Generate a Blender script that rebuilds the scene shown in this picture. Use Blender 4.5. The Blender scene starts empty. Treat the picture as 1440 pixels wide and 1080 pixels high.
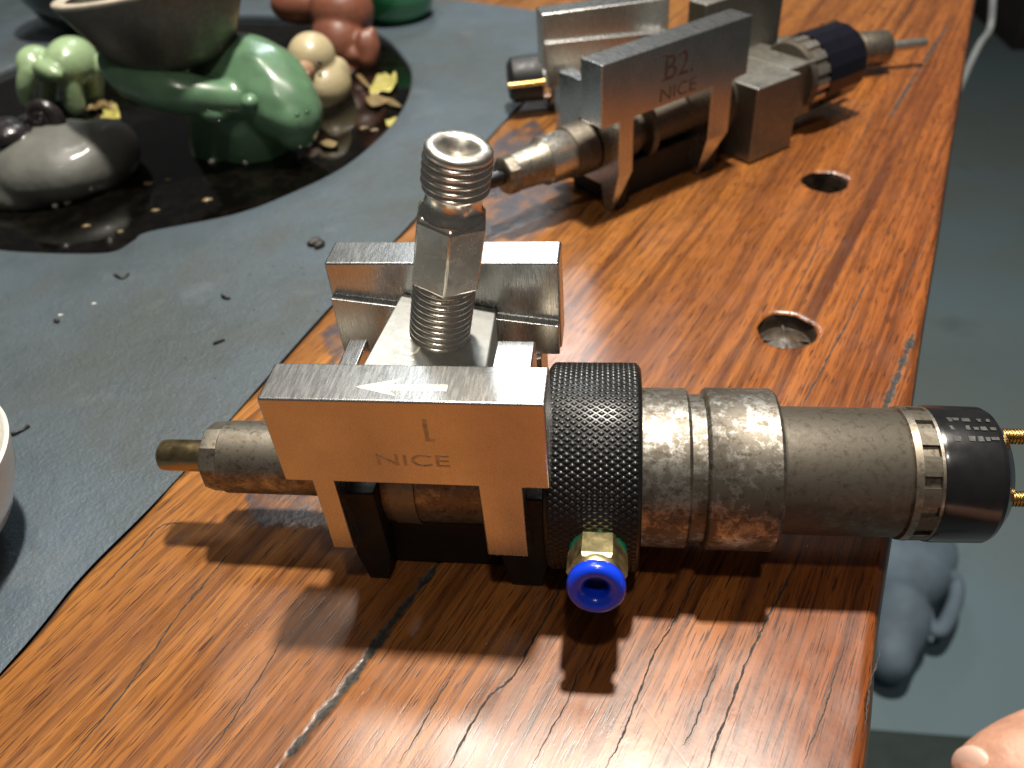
import bpy, bmesh, math, random
import numpy as np
from mathutils import Vector, Matrix, Euler
random.seed(7); rng = np.random.default_rng(7)
sc = bpy.context.scene
COL = sc.collection
S = 0.001                                  # everything below is written in millimetres

# ---------------------------------------------------------------- camera
F = 1145.0; CAMH = 158.0
MX = np.array([[0.99139, 0.01818, -0.12969], [0.11082, -0.64644, 0.75525], [-0.07011, -0.76275, -0.64255]])
_v = np.array([168., -980., F]); _y = _v/np.linalg.norm(_v)
_w = -np.array([125., 1360., F]); _z = _w/np.linalg.norm(_w); _z = _z - _y*(_z@_y); _z /= np.linalg.norm(_z)
_x = -np.cross(_z, _y); _x = _x if _x[0] > 0 else -_x
MX = np.array([_x, _y, _z])
CAM = np.array([0, 0, CAMH])
cd = bpy.data.cameras.new('camera'); cam = bpy.data.objects.new('camera', cd); COL.objects.link(cam)
cd.sensor_width = 36; cd.lens = 36*F/1440; cd.clip_start = 0.004; cd.clip_end = 50
R3 = Matrix([[MX[i][0], -MX[i][1], -MX[i][2]] for i in range(3)])
cam.matrix_world = Matrix.Translation((0, 0, CAMH*S)) @ R3.to_4x4()
cd.dof.use_dof = True; cd.dof.focus_distance = 0.176; cd.dof.aperture_fstop = 17
sc.camera = cam
sc.render.resolution_x = 1024; sc.render.resolution_y = 768

# ---------------------------------------------------------------- light: room lamps only
w = bpy.data.worlds.new('World'); sc.world = w; w.use_nodes = True
bg = w.node_tree.nodes['Background']; bg.inputs[0].default_value = (0.93, 0.93, 0.92, 1); bg.inputs[1].default_value = 0.045

def lamp(name, loc, target, power, size, col, sizey=None):
    l = bpy.data.lights.new(name, 'AREA'); l.energy = power; l.color = col
    l.shape = 'RECTANGLE' if sizey else 'DISK'; l.size = size*S
    if sizey: l.size_y = sizey*S
    o = bpy.data.objects.new(name, l); COL.objects.link(o); o.location = Vector(loc)*S
    o.rotation_euler = (Vector(target)-Vector(loc)).to_track_quat('-Z', 'Y').to_euler()
    return o
lamp('pendant_lamp', (60, 350, 980), (0, 200, 0), 15.5, 60, (1, 0.93, 0.82))
lamp('ceiling_lamp', (60, -190, 1050), (-20, 150, 0), 1.8, 60, (1, 0.92, 0.80))
lamp('downlight', (-215, 560, 950), (-30, 120, 0), 2.5, 150, (1, 0.93, 0.82))
lamp('ceiling_panel', (-215, 1500, 1190), (0, 150, 0), 4.2, 230, (0.85, 0.94, 1.0), 440)
sc.view_settings.view_transform = 'Standard'; sc.view_settings.look = 'None'
sc.view_settings.exposure = 0.3; sc.view_settings.gamma = 1
sc.render.engine = 'CYCLES'; sc.cycles.max_bounces = 6; sc.cycles.diffuse_bounces = 3; sc.cycles.glossy_bounces = 4

# ---------------------------------------------------------------- helpers
def ray(px, py): return MX @ np.array([px-720., py-540., F])
def at(px, py, x=None, y=None, z=None):
    d = ray(px, py)
    t = (z-CAMH)/d[2] if z is not None else (y/d[1] if y is not None else x/d[0])
    return CAM + t*d
def pxmm(p): return F/float((MX.T @ (np.array(p, float)-CAM))[2])

def link(name, me, parent=None, mats=()):
    o = bpy.data.objects.new(name, me); COL.objects.link(o)
    for m in mats: me.materials.append(m)
    if parent is not None: o.parent = parent
    return o
def tag(o, label, cat, group=None, kind=None):
    o['label'] = label; o['category'] = cat
    if group: o['group'] = group
    if kind: o['kind'] = kind
    return o
def thing(name, label, cat, loc=(0, 0, 0), rz=0, group=None, rot=None):
    o = bpy.data.objects.new(name, None); COL.objects.link(o); o.empty_display_size = 0.01
    o.location = Vector(loc)*S; o.rotation_euler = rot or (0, 0, rz)
    return tag(o, label, cat, group)
def mesh(name, V, Fc, mat, parent=None, smooth=False, bev=0, seg=2, ang=None):
    me = bpy.data.meshes.new(name)
    me.from_pydata([tuple(float(c)*S for c in v) for v in V], [], Fc)
    bm = bmesh.new(); bm.from_mesh(me)
    bmesh.ops.recalc_face_normals(bm, faces=bm.faces); bm.to_mesh(me); bm.free()
    o = link(name, me, parent, [mat] if mat else [])
    if smooth: me.shade_smooth()
    if ang is not None:
        me.shade_smooth(); me.set_sharp_from_angle(angle=math.radians(ang))
    if bev:
        b = o.modifiers.new('bevel', 'BEVEL'); b.width = bev*S; b.segments = seg; b.limit_method = 'ANGLE'; b.angle_limit = math.radians(35)
        b.harden_normals = True; me.shade_smooth(); me.set_sharp_from_angle(angle=math.radians(32))
    return o
def boxvf(x0, x1, y0, y1, z0, z1):
    V = [(x0, y0, z0), (x1, y0, z0), (x1, y1, z0), (x0, y1, z0), (x0, y0, z1), (x1, y0, z1), (x1, y1, z1), (x0, y1, z1)]
    return V, [(0, 3, 2, 1), (4, 5, 6, 7), (0, 1, 5, 4), (1, 2, 6, 5), (2, 3, 7, 6), (3, 0, 4, 7)]
def box(name, b, mat, parent=None, bev=0.4): return mesh(name, *boxvf(*b), mat, parent, bev=bev)
def prism(name, pts, a0, a1, mat, parent=None, axis='x', bev=0.4, **k):
    n = len(pts); V = []
    for a in (a0, a1):
        for p, q in pts: V.append({'x': (a, p, q), 'y': (p, a, q), 'z': (p, q, a)}[axis])
    Fc = [tuple(range(n))[::-1], tuple(range(n, 2*n))] + [(i, (i+1) % n, n+(i+1) % n, n+i) for i in range(n)]
    return mesh(name, V, Fc, mat, parent, bev=bev, **k)
def lathe(name, prof, mat, parent=None, axis='x', c=(0, 0), seg=96, ang=40, caps=True, phase=0.0):
    """prof: (position along axis, radius); c: centre in the two other axes"""
    V = []; Fc = []; n = len(prof)
    for p, r in prof:
        for i in range(seg):
            a = 2*math.pi*i/seg + phase; rr = r
            V.append({'x': (p, c[0]+rr*math.cos(a), c[1]+rr*math.sin(a)), 'y': (c[0]+rr*math.cos(a), p, c[1]+rr*math.sin(a)),
                      'z': (c[0]+rr*math.cos(a), c[1]+rr*math.sin(a), p)}[axis])
    for k in range(n-1):
        for i in range(seg):
            j = (i+1) % seg; Fc.append((k*seg+i, k*seg+j, (k+1)*seg+j, (k+1)*seg+i))
    if caps and prof[0][1] > 1e-4: Fc.append(tuple(range(seg))[::-1])
    if caps and prof[-1][1] > 1e-4: Fc.append(tuple((n-1)*seg+i for i in range(seg)))
    return mesh(name, V, Fc, mat, parent, ang=ang)
def tube(name, pts, rad, mat, parent=None, seg=12, closed=False):
    pts = [Vector(p) for p in pts]; n = len(pts); V = []; Fc = []
    rad = rad if isinstance(rad, (list, tuple, np.ndarray)) else [rad]*n
    up = Vector((0, 0, 1)); prev = None
    for i, p in enumerate(pts):
        t = (pts[min(i+1, n-1)]-pts[max(i-1, 0)]).normalized()
        if prev is None:
            a = t.cross(up); a = t.cross(Vector((1, 0, 0))) if a.length < 0.1 else a
        else: a = prev - t*prev.dot(t)
        a.normalize(); prev = a; b = t.cross(a)
        for k in range(seg):
            th = 2*math.pi*k/seg; V.append(tuple(p + (a*math.cos(th)+b*math.sin(th))*rad[i]))
    for i in range(n-1):
        for k in range(seg):
            j = (k+1) % seg; Fc.append((i*seg+k, i*seg+j, (i+1)*seg+j, (i+1)*seg+k))
    Fc.append(tuple(range(seg))[::-1]); Fc.append(tuple((n-1)*seg+k for k in range(seg)))
    return mesh(name, V, Fc, mat, parent, smooth=True)
def catmull(P, n):
    P = [np.array(p, float) for p in P]; out = []; m = len(P)-1
    for i in range(m):
        p0 = P[max(i-1, 0)]; p1 = P[i]; p2 = P[i+1]; p3 = P[min(i+2, m)]
        for k in range(n):
            t = k/n; out.append(0.5*((2*p1)+(-p0+p2)*t+(2*p0-5*p1+4*p2-p3)*t*t+(-p0+3*p1-3*p2+p3)*t**3))
    out.append(P[-1]); return out
def blob(name, parts, mat, parent=None, vox=0.9, sm=6):
    """union of ellipsoids (centre, radii, euler) and swept tubes melted to one continuous skin"""
    bm = bmesh.new()
    for p in parts:
        if p[0] == 'tube':
            pts = catmull(p[1], 8); rr = catmull([(r,) for r in p[2]], 8)
            for q, r in zip(pts, rr):
                bmesh.ops.create_icosphere(bm, subdivisions=2, radius=float(r[0])*S, matrix=Matrix.Translation(Vector(q)*S))
        else:
            c, r = p[0], p[1]; e = p[2] if len(p) > 2 else (0, 0, 0)
            M = Matrix.Translation(Vector(c)*S) @ Euler(e).to_matrix().to_4x4() @ Matrix.Diagonal((r[0], r[1], r[2], 1))
            bmesh.ops.create_icosphere(bm, subdivisions=3, radius=S, matrix=M)
    me = bpy.data.meshes.new(name); bm.to_mesh(me); bm.free()
    o = link(name, me, parent, [mat])
    m = o.modifiers.new('remesh', 'REMESH'); m.mode = 'VOXEL'; m.voxel_size = vox*S; m.use_smooth_shade = True
    s = o.modifiers.new('smooth', 'SMOOTH'); s.factor = 0.5; s.iterations = sm
    return o
def text(name, s, h, mat, M, parent=None, depth=0.04, width=1.0):
    cu = bpy.data.curves.new(name, 'FONT'); cu.body = s; cu.size = h*S*1.38; cu.extrude = depth*S; cu.align_x = 'LEFT'
    t = bpy.data.objects.new('tmp', cu); COL.objects.link(t)
    me = bpy.data.meshes.new_from_object(t.evaluated_get(bpy.context.evaluated_depsgraph_get()))
    bpy.data.objects.remove(t)
    M2 = Matrix.Translation(M.to_translation()*S) @ M.to_3x3().to_4x4() @ Matrix.Diagonal((width, 1, 1, 1))
    me.transform(M2); me.materials.clear()
    return link(name, me, parent, [mat])
def basis(o, ex, ey):
    ex = Vector(ex).normalized(); ey = Vector(ey).normalized(); ez = ex.cross(ey)
    M = Matrix((ex, ey, ez)).transposed().to_4x4(); M.translation = Vector(o); return M

# ---------------------------------------------------------------- materials
class T:
    def __init__(s, name):
        s.m = bpy.data.materials.new(name); s.m.use_nodes = True; s.t = s.m.node_tree
        s.b = s.t.nodes['Principled BSDF']; s.co = None
    def n(s, k, **kw):
        x = s.t.nodes.new(k)
        for a, v in kw.items(): setattr(x, a, v)
        return x
    def l(s, a, b): s.t.links.new(a, b)
    def obj(s):
        if s.co is None: s.co = s.n('ShaderNodeTexCoord').outputs['Object']
        return s.co
    def map(s, scale=(1, 1, 1), rot=(0, 0, 0), loc=(0, 0, 0), src=None):
        x = s.n('ShaderNodeMapping'); x.inputs['Scale'].default_value = scale; x.inputs['Rotation'].default_value = rot; x.inputs['Location'].default_value = loc
        s.l(src or s.obj(), x.inputs[0]); return x.outputs[0]
    def noise(s, scale, vec=None, detail=4, rough=0.55, dist=0.0, col=False):
        x = s.n('ShaderNodeTexNoise'); x.inputs['Scale'].default_value = scale; x.inputs['Detail'].default_value = detail
        x.inputs['Roughness'].default_value = rough; x.inputs['Distortion'].default_value = dist
        s.l(vec or s.obj(), x.inputs['Vector']); return x.outputs['Color' if col else 'Fac']
    def ramp(s, src, stops, interp='LINEAR'):
        x = s.n('ShaderNodeValToRGB'); x.color_ramp.interpolation = interp; e = x.color_ramp.elements
        while len(e) < len(stops): e.new(0.5)
        for q, (p, c) in zip(e, stops):
            q.position = p; q.color = (c, c, c, 1) if isinstance(c, (int, float)) else (*c, 1)
        s.l(src, x.inputs[0]); return x.outputs[0]
    def mix(s, f, a, b, mode='MIX'):
        x = s.n('ShaderNodeMix', data_type='RGBA', blend_type=mode)
        for i, v in ((0, f), (6, a), (7, b)):
            if hasattr(v, 'is_linked'): s.l(v, x.inputs[i])
            else: x.inputs[i].default_value = v if i == 0 else (*v, 1)
        return x.outputs[2]
    def math(s, op, a, b=0.0, c=None):
        x = s.n('ShaderNodeMath', operation=op)
        for i, v in enumerate((a, b) if c is None else (a, b, c)):
            if hasattr(v, 'is_linked'): s.l(v, x.inputs[i])
            else: x.inputs[i].default_value = v
        return x.outputs[0]
    def bump(s, h, dist, strength=1.0, prev=None):
        x = s.n('ShaderNodeBump'); x.inputs['Distance'].default_value = dist*S; x.inputs['Strength'].default_value = strength
        s.l(h, x.inputs['Height'])
        if prev is not None: s.l(prev, x.inputs['Normal'])
        return x.outputs[0]
    def set(s, **k):
        nm = {'col': 'Base Color', 'rough': 'Roughness', 'metal': 'Metallic', 'normal': 'Normal', 'coat': 'Coat Weight', 'coatr': 'Coat Roughness',
              'spec': 'Specular IOR Level', 'sss': 'Subsurface Weight', 'trans': 'Transmission Weight', 'ior': 'IOR', 'coatn': 'Coat Normal', 'aniso': 'Anisotropic'}
        for a, v in k.items():
            i = s.b.inputs[nm[a]]
            if hasattr(v, 'is_linked'): s.l(v, i)
            else: i.default_value = (*v, 1) if isinstance(v, tuple) else v
        return s.m

def m_clamp_steel():
    t = T('brushed_steel')
    a = t.noise(60, t.map((40, 4, 4)), 5, 0.6); b = t.noise(90, None, 4, 0.6)
    col = t.mix(t.ramp(b, [(0.35, 0.0), (0.7, 1.0)]), (0.60, 0.595, 0.575), (0.69, 0.685, 0.665))
    h = t.noise(30, t.map((120, 120, 6)), 3)
    r = t.ramp(a, [(0.3, 0.23), (0.7, 0.31)])
    return t.set(col=col, metal=1.0, rough=r, normal=t.bump(h, 0.004, 0.25))
def m_worn(name, base, bright, dark, lo, hi, amount, rough=0.42):
    t = T(name)
    a = t.noise(420, None, 8, 0.74, 0.3); b = t.noise(75, None, 4, 0.6); c = t.noise(900, None, 3, 0.6)
    f = t.math('ADD', t.math('MULTIPLY', a, 0.7), t.math('MULTIPLY', b, 0.5))
    col = t.mix(t.ramp(f, [(lo, 0.0), (hi, 1.0)]), base, bright)
    col = t.mix(t.ramp(t.noise(620, t.map((1, 1, 1), loc=(3, 5, 1)), 6, 0.72), [(0.52, 0.0), (0.64, amount)]), col, dark)
    r = t.ramp(f, [(lo, rough+0.1), (hi, rough-0.14)])
    return t.set(col=col, metal=0.92, rough=r, normal=t.bump(t.math('ADD', a, t.math('MULTIPLY', c, 0.3)), 0.12, 0.4))
def m_plain(name, col, rough=0.5, metal=0.0, bumps=None, coat=0.0, vary=0.12, vs=60, sss=0.0, coatr=0.1, spec=None):
    t = T(name); n = t.noise(vs, None, 5, 0.6)
    c = t.mix(t.ramp(n, [(0.3, 0.0), (0.7, 1.0)]), tuple(x*(1-vary) for x in col), tuple(min(1, x*(1+vary)) for x in col))
    k = dict(col=c, metal=metal, coat=coat, coatr=coatr, rough=t.ramp(t.noise(vs*2.3, None, 4), [(0.3, max(0.02, rough*0.8)), (0.7, min(1, rough*1.2))]))
    if sss:
        k['sss'] = sss; t.b.inputs['Subsurface Radius'].default_value = (0.004, 0.003, 0.002); t.b.inputs['Subsurface Scale'].default_value = 1
    if bumps: k['normal'] = t.bump(t.noise(bumps[0], None, 4), bumps[1], 0.6)
    if spec is not None: k['spec'] = spec
    return t.set(**k)

STEEL = m_clamp_steel()
DULL = m_worn('dull_plate_steel', (0.30, 0.305, 0.295), (0.40, 0.40, 0.385), (0.2, 0.2, 0.19), 0.5, 0.8, 0.3, 0.52)
BODY = m_worn('worn_injector_steel', (0.150, 0.132, 0.108), (0.60, 0.58, 0.53), (0.075, 0.060, 0.045), 0.57, 0.76, 0.8)
SLEEVE = m_worn('oxidised_sleeve_steel', (0.155, 0.136, 0.110), (0.27, 0.245, 0.205), (0.085, 0.068, 0.048), 0.60, 0.85, 0.6, 0.48)
NOSE = m_worn('stained_nozzle_steel', (0.215, 0.185, 0.145), (0.48, 0.45, 0.39), (0.075, 0.06, 0.045), 0.56, 0.78, 0.7, 0.38)
BRIGHT = m_worn('bright_turned_steel', (0.62, 0.58, 0.52), (0.8, 0.77, 0.7), (0.4, 0.36, 0.3), 0.5, 0.8, 0.3, 0.26)
TIP = m_plain('brassy_tip', (0.42, 0.32, 0.17), 0.3, 1.0, (700, 0.03), vs=150, vary=0.3)
CHROME = m_plain('polished_fitting_steel', (0.87, 0.80, 0.70), 0.25, 1.0, None, vary=0.05, vs=200)
SATIN = m_plain('satin_turned_steel', (0.72, 0.68, 0.61), 0.36, 1.0, (600, 0.02), vary=0.06, vs=200)
SHADEBLK = m_plain('shade_black', (0.012, 0.011, 0.010), 0.5, 0.3, (300, 0.05), vary=0.3, vs=150)  # near-black colour standing in for the shade beneath the clamps
MATBLACK = m_plain('matt_black_plastic', (0.009, 0.009, 0.010), 0.55, vs=150, vary=0.3)
BLACKRING = m_plain('black_oxide_metal', (0.006, 0.006, 0.006), 0.34, 0.0, None, vs=300, spec=0.5)
BLACKPL = m_plain('black_plastic', (0.010, 0.010, 0.011), 0.22, 0.0, (90, 0.15), coat=0.3, vary=0.3, vs=120)
NAVYPL = m_plain('navy_black_plastic', (0.006, 0.006, 0.011), 0.2, 0.0, (120, 0.05), coat=0.3, vs=120)
BRASS = m_plain('brass', (0.74, 0.62, 0.32), 0.38, 1.0, (500, 0.015), vary=0.1, vs=200)
GOLD = m_plain('gold_stud', (0.55, 0.36, 0.12), 0.3, 1.0, vary=0.2, vs=300)
BLUE = m_plain('blue_plastic', (0.006, 0.045, 0.68), 0.26, 0.0, (200, 0.03), coat=0.3, vary=0.06)
GREEN = m_plain('green_seal', (0.01, 0.32, 0.21), 0.35, vary=0.08)
ENGR = m_plain('etched_mark', (0.16, 0.12, 0.09), 0.7, 0.5, vary=0.25, vs=500)
ENGRF = m_plain('faint_etched_mark', (0.47, 0.455, 0.42), 0.44, 1.0, vary=0.3, vs=700)
ENGRL = m_plain('light_etched_mark', (0.93, 0.86, 0.66), 0.8, 0.0, vary=0.1, vs=500)
PRINT = m_plain('worn_white_print', (0.05, 0.05, 0.048), 0.6, 0.0, vary=0.6, vs=900)
DARKST = m_worn('dark_block_steel', (0.24, 0.23, 0.20), (0.33, 0.315, 0.28), (0.13, 0.12, 0.09), 0.5, 0.8, 0.3, 0.45)

def m_wood():
    t = T('varnished_wood'); g = math.radians(23.5)
    rot = t.map((1, 1, 1), (0, 0, g))
    wob = t.noise(14, t.map((1, 0.35, 1), src=rot), 3, 0.5, col=True)
    v = t.n('ShaderNodeVectorMath', operation='MULTIPLY_ADD'); t.l(wob, v.inputs[0]); v.inputs[1].default_value = (0.007, 0, 0); t.l(rot, v.inputs[2])
    gv = v.outputs[0]
    band = t.noise(38, t.map((1, 0.09, 1), src=gv), 4, 0.55)
    fine = t.noise(230, t.map((1, 0.035, 1), src=gv), 5, 0.62, 0.3)
    streak = t.noise(120, t.map((1, 0.022, 1), loc=(2.3, 1, 0), src=gv), 3, 0.55, 0.2)
    line = t.noise(560, t.map((1, 0.012, 1), loc=(9, 4, 0), src=gv), 3, 0.6)
    pores = t.noise(2500, t.map((1, 0.045, 1), loc=(5, 3, 1), src=gv), 2, 0.5, 0.2)
    pores2 = t.noise(1300, t.map((1, 0.03, 1), loc=(1, 7, 1), src=gv), 3, 0.6)
    sx = t.n('ShaderNodeSeparateXYZ'); t.l(rot, sx.inputs[0])
    grad = t.ramp(t.math('MULTIPLY_ADD', sx.outputs[0], 4.2, 0.83), [(0.0, 0.0), (1.0, 1.0)])
    gold = t.mix(t.ramp(band, [(0.32, 0.0), (0.68, 1.0)]), (0.235, 0.092, 0.020), (0.38, 0.170, 0.040))
    red = t.mix(t.ramp(band, [(0.32, 0.0), (0.68, 1.0)]), (0.160, 0.036, 0.010), (0.35, 0.098, 0.019))
    col = t.mix(grad, gold, red)
    dk = t.mix(grad, (0.115, 0.040, 0.011), (0.060, 0.015, 0.006))
    col = t.mix(t.ramp(fine, [(0.36, 0.7), (0.51, 0.0)]), col, dk)
    col = t.mix(t.ramp(line, [(0.36, 0.65), (0.52, 0.0)]), col, dk)
    col = t.mix(t.ramp(streak, [(0.30, 0.8), (0.38, 0.0)]), col, (0.070, 0.022, 0.010))
    col = t.mix(t.ramp(pores, [(0.35, 0.9), (0.42, 0.0)]), col, (0.040, 0.013, 0.006))
    col = t.mix(t.ramp(pores2, [(0.34, 0.55), (0.48, 0.0)]), col, dk)
    stain = t.noise(26, t.map((1, 0.5, 1), loc=(8, 2, 0), src=rot), 5, 0.6)
    col = t.mix(t.ramp(stain, [(0.6, 0.0), (0.74, 0.4)]), col, (0.10, 0.028, 0.014))
    at_ = t.n('ShaderNodeAttribute', attribute_name='crack').outputs['Fac']
    ck = t.ramp(at_, [(0.25, 0.0), (0.65, 1.0)])
    fill = t.mix(t.ramp(t.noise(500, None, 4), [(0.4, 0.0), (0.65, 1.0)]), (0.010, 0.008, 0.006), (0.060, 0.054, 0.045))
    col = t.mix(ck, col, fill)
    pa = t.n('ShaderNodeAttribute', attribute_name='patch').outputs['Fac']
    pn = t.math('MULTIPLY', pa, t.ramp(t.noise(120, None, 5, 0.65), [(0.34, 0.25), (0.56, 1.0)]))
    col = t.mix(pn, col, (0.055, 0.048, 0.055))
    # lacquer: gritty, scratched, full of pin-holes along the pores
    grit = t.noise(900, t.map((1, 0.5, 1), src=gv), 3, 0.6)
    orange = t.noise(150, None, 3, 0.5)
    sp = t.ramp(t.noise(420, t.map((1, 0.45, 1), loc=(4, 4, 0), src=gv), 3, 0.6), [(0.62, 0.0), (0.72, 1.0)])
    h = t.math('ADD', t.math('MULTIPLY', grit, 0.16), t.math('MULTIPLY', orange, 0.5))
    h = t.math('ADD', h, t.math('MULTIPLY', sp, 0.10))
    h = t.math('SUBTRACT', h, t.math('MULTIPLY', t.ramp(pores, [(0.33, 1.0), (0.42, 0.0)]), 0.10))
    h = t.math('ADD', h, t.math('MULTIPLY', t.math('MULTIPLY', pa, t.noise(380, None, 4, 0.6)), 2.6))
    # hair scratches
    sc1 = t.n('ShaderNodeTexVoronoi', feature='DISTANCE_TO_EDGE'); sc1.inputs['Scale'].default_value = 22
    t.l(t.map((1, 1, 1), (0, 0, 0.6), src=t.obj()), sc1.inputs['Vector'])
    scr = t.ramp(sc1.outputs['Distance'], [(0.0, 1.0), (0.006, 0.0)])
    h = t.math('SUBTRACT', h, t.math('MULTIPLY', scr, 0.06))
    nb = t.bump(h, 0.10, 0.8)
    rr = t.math('ADD', t.ramp(t.noise(70, None, 5, 0.6), [(0.3, 0.24), (0.7, 0.40)]), t.math('MULTIPLY', ck, 0.4))
    return t.set(col=col, rough=rr, normal=nb, coat=t.math('MULTIPLY_ADD', ck, -0.45, 0.5), coatr=0.19, coatn=t.bump(h, 0.05, 0.7))
WOOD = m_wood()
def m_edgewood():
    t = T('dark_table_side'); n = t.noise(60, t.map((1, 1, 0.4)), 5, 0.6)
    return t.set(col=t.ramp(n, [(0.3, (0.035, 0.018, 0.012)), (0.7, (0.10, 0.045, 0.022))]), rough=0.38, coat=0.3, normal=t.bump(t.noise(300, None, 4), 0.2, 0.6))
EDGEWOOD = m_edgewood()
def m_slate():
    t = T('slate'); a = t.noise(7, None, 5, 0.62); b = t.noise(38, None, 6, 0.68); c = t.noise(850, None, 4, 0.65); d = t.noise(190, None, 5, 0.65)
    col = t.mix(t.ramp(a, [(0.36, 0.0), (0.64, 1.0)]), (0.048, 0.060, 0.062), (0.070, 0.097, 0.124))
    col = t.mix(t.ramp(b, [(0.50, 0.0), (0.72, 0.65)]), col, (0.046, 0.050, 0.046))
    col = t.mix(t.ramp(t.noise(24, t.map((1, 1, 1), loc=(4, 2, 0)), 6, 0.7), [(0.58, 0.0), (0.74, 0.45)]), col, (0.135, 0.150, 0.155))
    col = t.mix(t.ramp(c, [(0.62, 0.0), (0.74, 0.3)]), col, (0.18, 0.20, 0.215))
    col = t.mix(t.ramp(c, [(0.28, 0.4), (0.38, 0.0)]), col, (0.025, 0.028, 0.03))
    h = t.math('ADD', t.math('MULTIPLY', c, 0.8), d)
    return t.set(col=col, rough=t.ramp(b, [(0.3, 0.36), (0.7, 0.60)]), normal=t.bump(h, 0.45, 1.0))
SLATE = m_slate()
def m_water():
    t = T('dark_tea_water'); h = t.noise(35, None, 3); f = t.noise(160, None, 6, 0.7)
    col = t.ramp(f, [(0.45, (0.0015, 0.0014, 0.0012)), (0.85, (0.010, 0.0075, 0.005))])
    return t.set(col=col, rough=0.06, normal=t.bump(h, 0.25, 0.5), spec=0.4)
WATER = m_water()
def m_floor():
    t = T('blue_grey_floor'); a = t.noise(2.2, None, 5, 0.6); b = t.noise(14, None, 5, 0.65)
    sx = t.n('ShaderNodeSeparateXYZ'); t.l(t.obj(), sx.inputs[0])
    col = t.mix(t.ramp(a, [(0.35, 0.0), (0.65, 1.0)]), (0.165, 0.195, 0.186), (0.155, 0.225, 0.262))
    col = t.mix(t.ramp(b, [(0.58, 0.0), (0.75, 0.5)]), col, (0.10, 0.13, 0.125))
    return t.set(col=col, rough=0.5, normal=t.bump(b, 1.0, 0.3))
FLOOR = m_floor()
CEL = m_plain('pale_celadon', (0.27, 0.38, 0.21), 0.28, coat=0.15, vary=0.22, vs=45)
CELD = m_plain('green_celadon_glaze', (0.095, 0.185, 0.105), 0.30, coat=0.3, vary=0.35, vs=40)
DUCK = m_plain('cream_clay', (0.40, 0.335, 0.20), 0.42, vary=0.12, vs=80, coat=0.15)
BEAK = m_plain('pinkish_beak', (0.34, 0.20, 0.13), 0.45, vary=0.15, vs=120)
CLAY = m_plain('red_brown_clay', (0.17, 0.060, 0.035), 0.45, vary=0.2, vs=70, bumps=(500, 0.1))
BRNCUP = m_worn('tarnished_cup_metal', (0.15, 0.135, 0.11), (0.22, 0.2, 0.165), (0.09, 0.075, 0.06), 0.5, 0.85, 0.35, 0.42)
RIM = m_plain('worn_cup_rim', (0.50, 0.44, 0.35), 0.5, 0.25, vary=0.2, vs=120)
GRCUP = m_plain('jade_green_glaze', (0.035, 0.20, 0.085), 0.2, coat=0.5, vary=0.1)
DKGR = m_plain('bottle_green_glaze', (0.006, 0.022, 0.012), 0.12, coat=0.6, vary=0.2)
STONE = m_plain('wet_grey_pebble', (0.088, 0.090, 0.080), 0.5, vary=0.45, vs=22, bumps=(240, 0.4), coat=0.08)
SNAIL = m_plain('black_snail_shell', (0.018, 0.015, 0.016), 0.3, vary=0.4, vs=200, bumps=(500, 0.25), coat=0.3)
LEAFM = m_plain('soaked_leaf', (0.36, 0.32, 0.085), 0.35, vary=0.3, vs=130, bumps=(400, 0.2), coat=0.4)
LEAFB = m_plain('brown_leaf', (0.17, 0.12, 0.05), 0.4, vary=0.35, vs=150, bumps=(400, 0.2), coat=0.4)
CRUMB = m_plain('dark_tea_crumb', (0.018, 0.014, 0.012), 0.55, vary=0.4, vs=400, bumps=(900, 0.2))
WHITE = m_plain('white_porcelain', (0.74, 0.72, 0.66), 0.14, coat=0.5, vary=0.03)
SKIN = m_plain('skin', (0.47, 0.245, 0.165), 0.5, vary=0.22, vs=160, bumps=(700, 0.35))
NAIL = m_plain('fingernail', (0.66, 0.42, 0.33), 0.28, vary=0.05, coat=0.3)
CLOTH = m_plain('blue_grey_cloth', (0.125, 0.175, 0.225), 0.75, vary=0.25, vs=25, bumps=(900, 0.5))
CORDM = m_plain('grey_cord', (0.13, 0.145, 0.15), 0.6, vary=0.1)
BOXM = m_plain('dark_brown_box', (0.035, 0.028, 0.02), 0.6, vary=0.3, vs=10)
SLABM = m_plain('dark_green_slab', (0.022, 0.038, 0.036), 0.7, vary=0.2, vs=20)
CRACKM = m_plain('crack_filler', (0.020, 0.014, 0.010), 0.7, vary=0.6, vs=500, bumps=(900, 0.2))
HOLE = m_plain('dark_hole', (0.030, 0.020, 0.013), 0.35, vary=0.5, vs=350, bumps=(500, 0.5), coat=0.4)  # dark brown lining colour of the round holes
HOLED = m_plain('hole_bottom', (0.045, 0.030, 0.018), 0.5, vary=0.6, vs=400, bumps=(400, 0.8))

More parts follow.
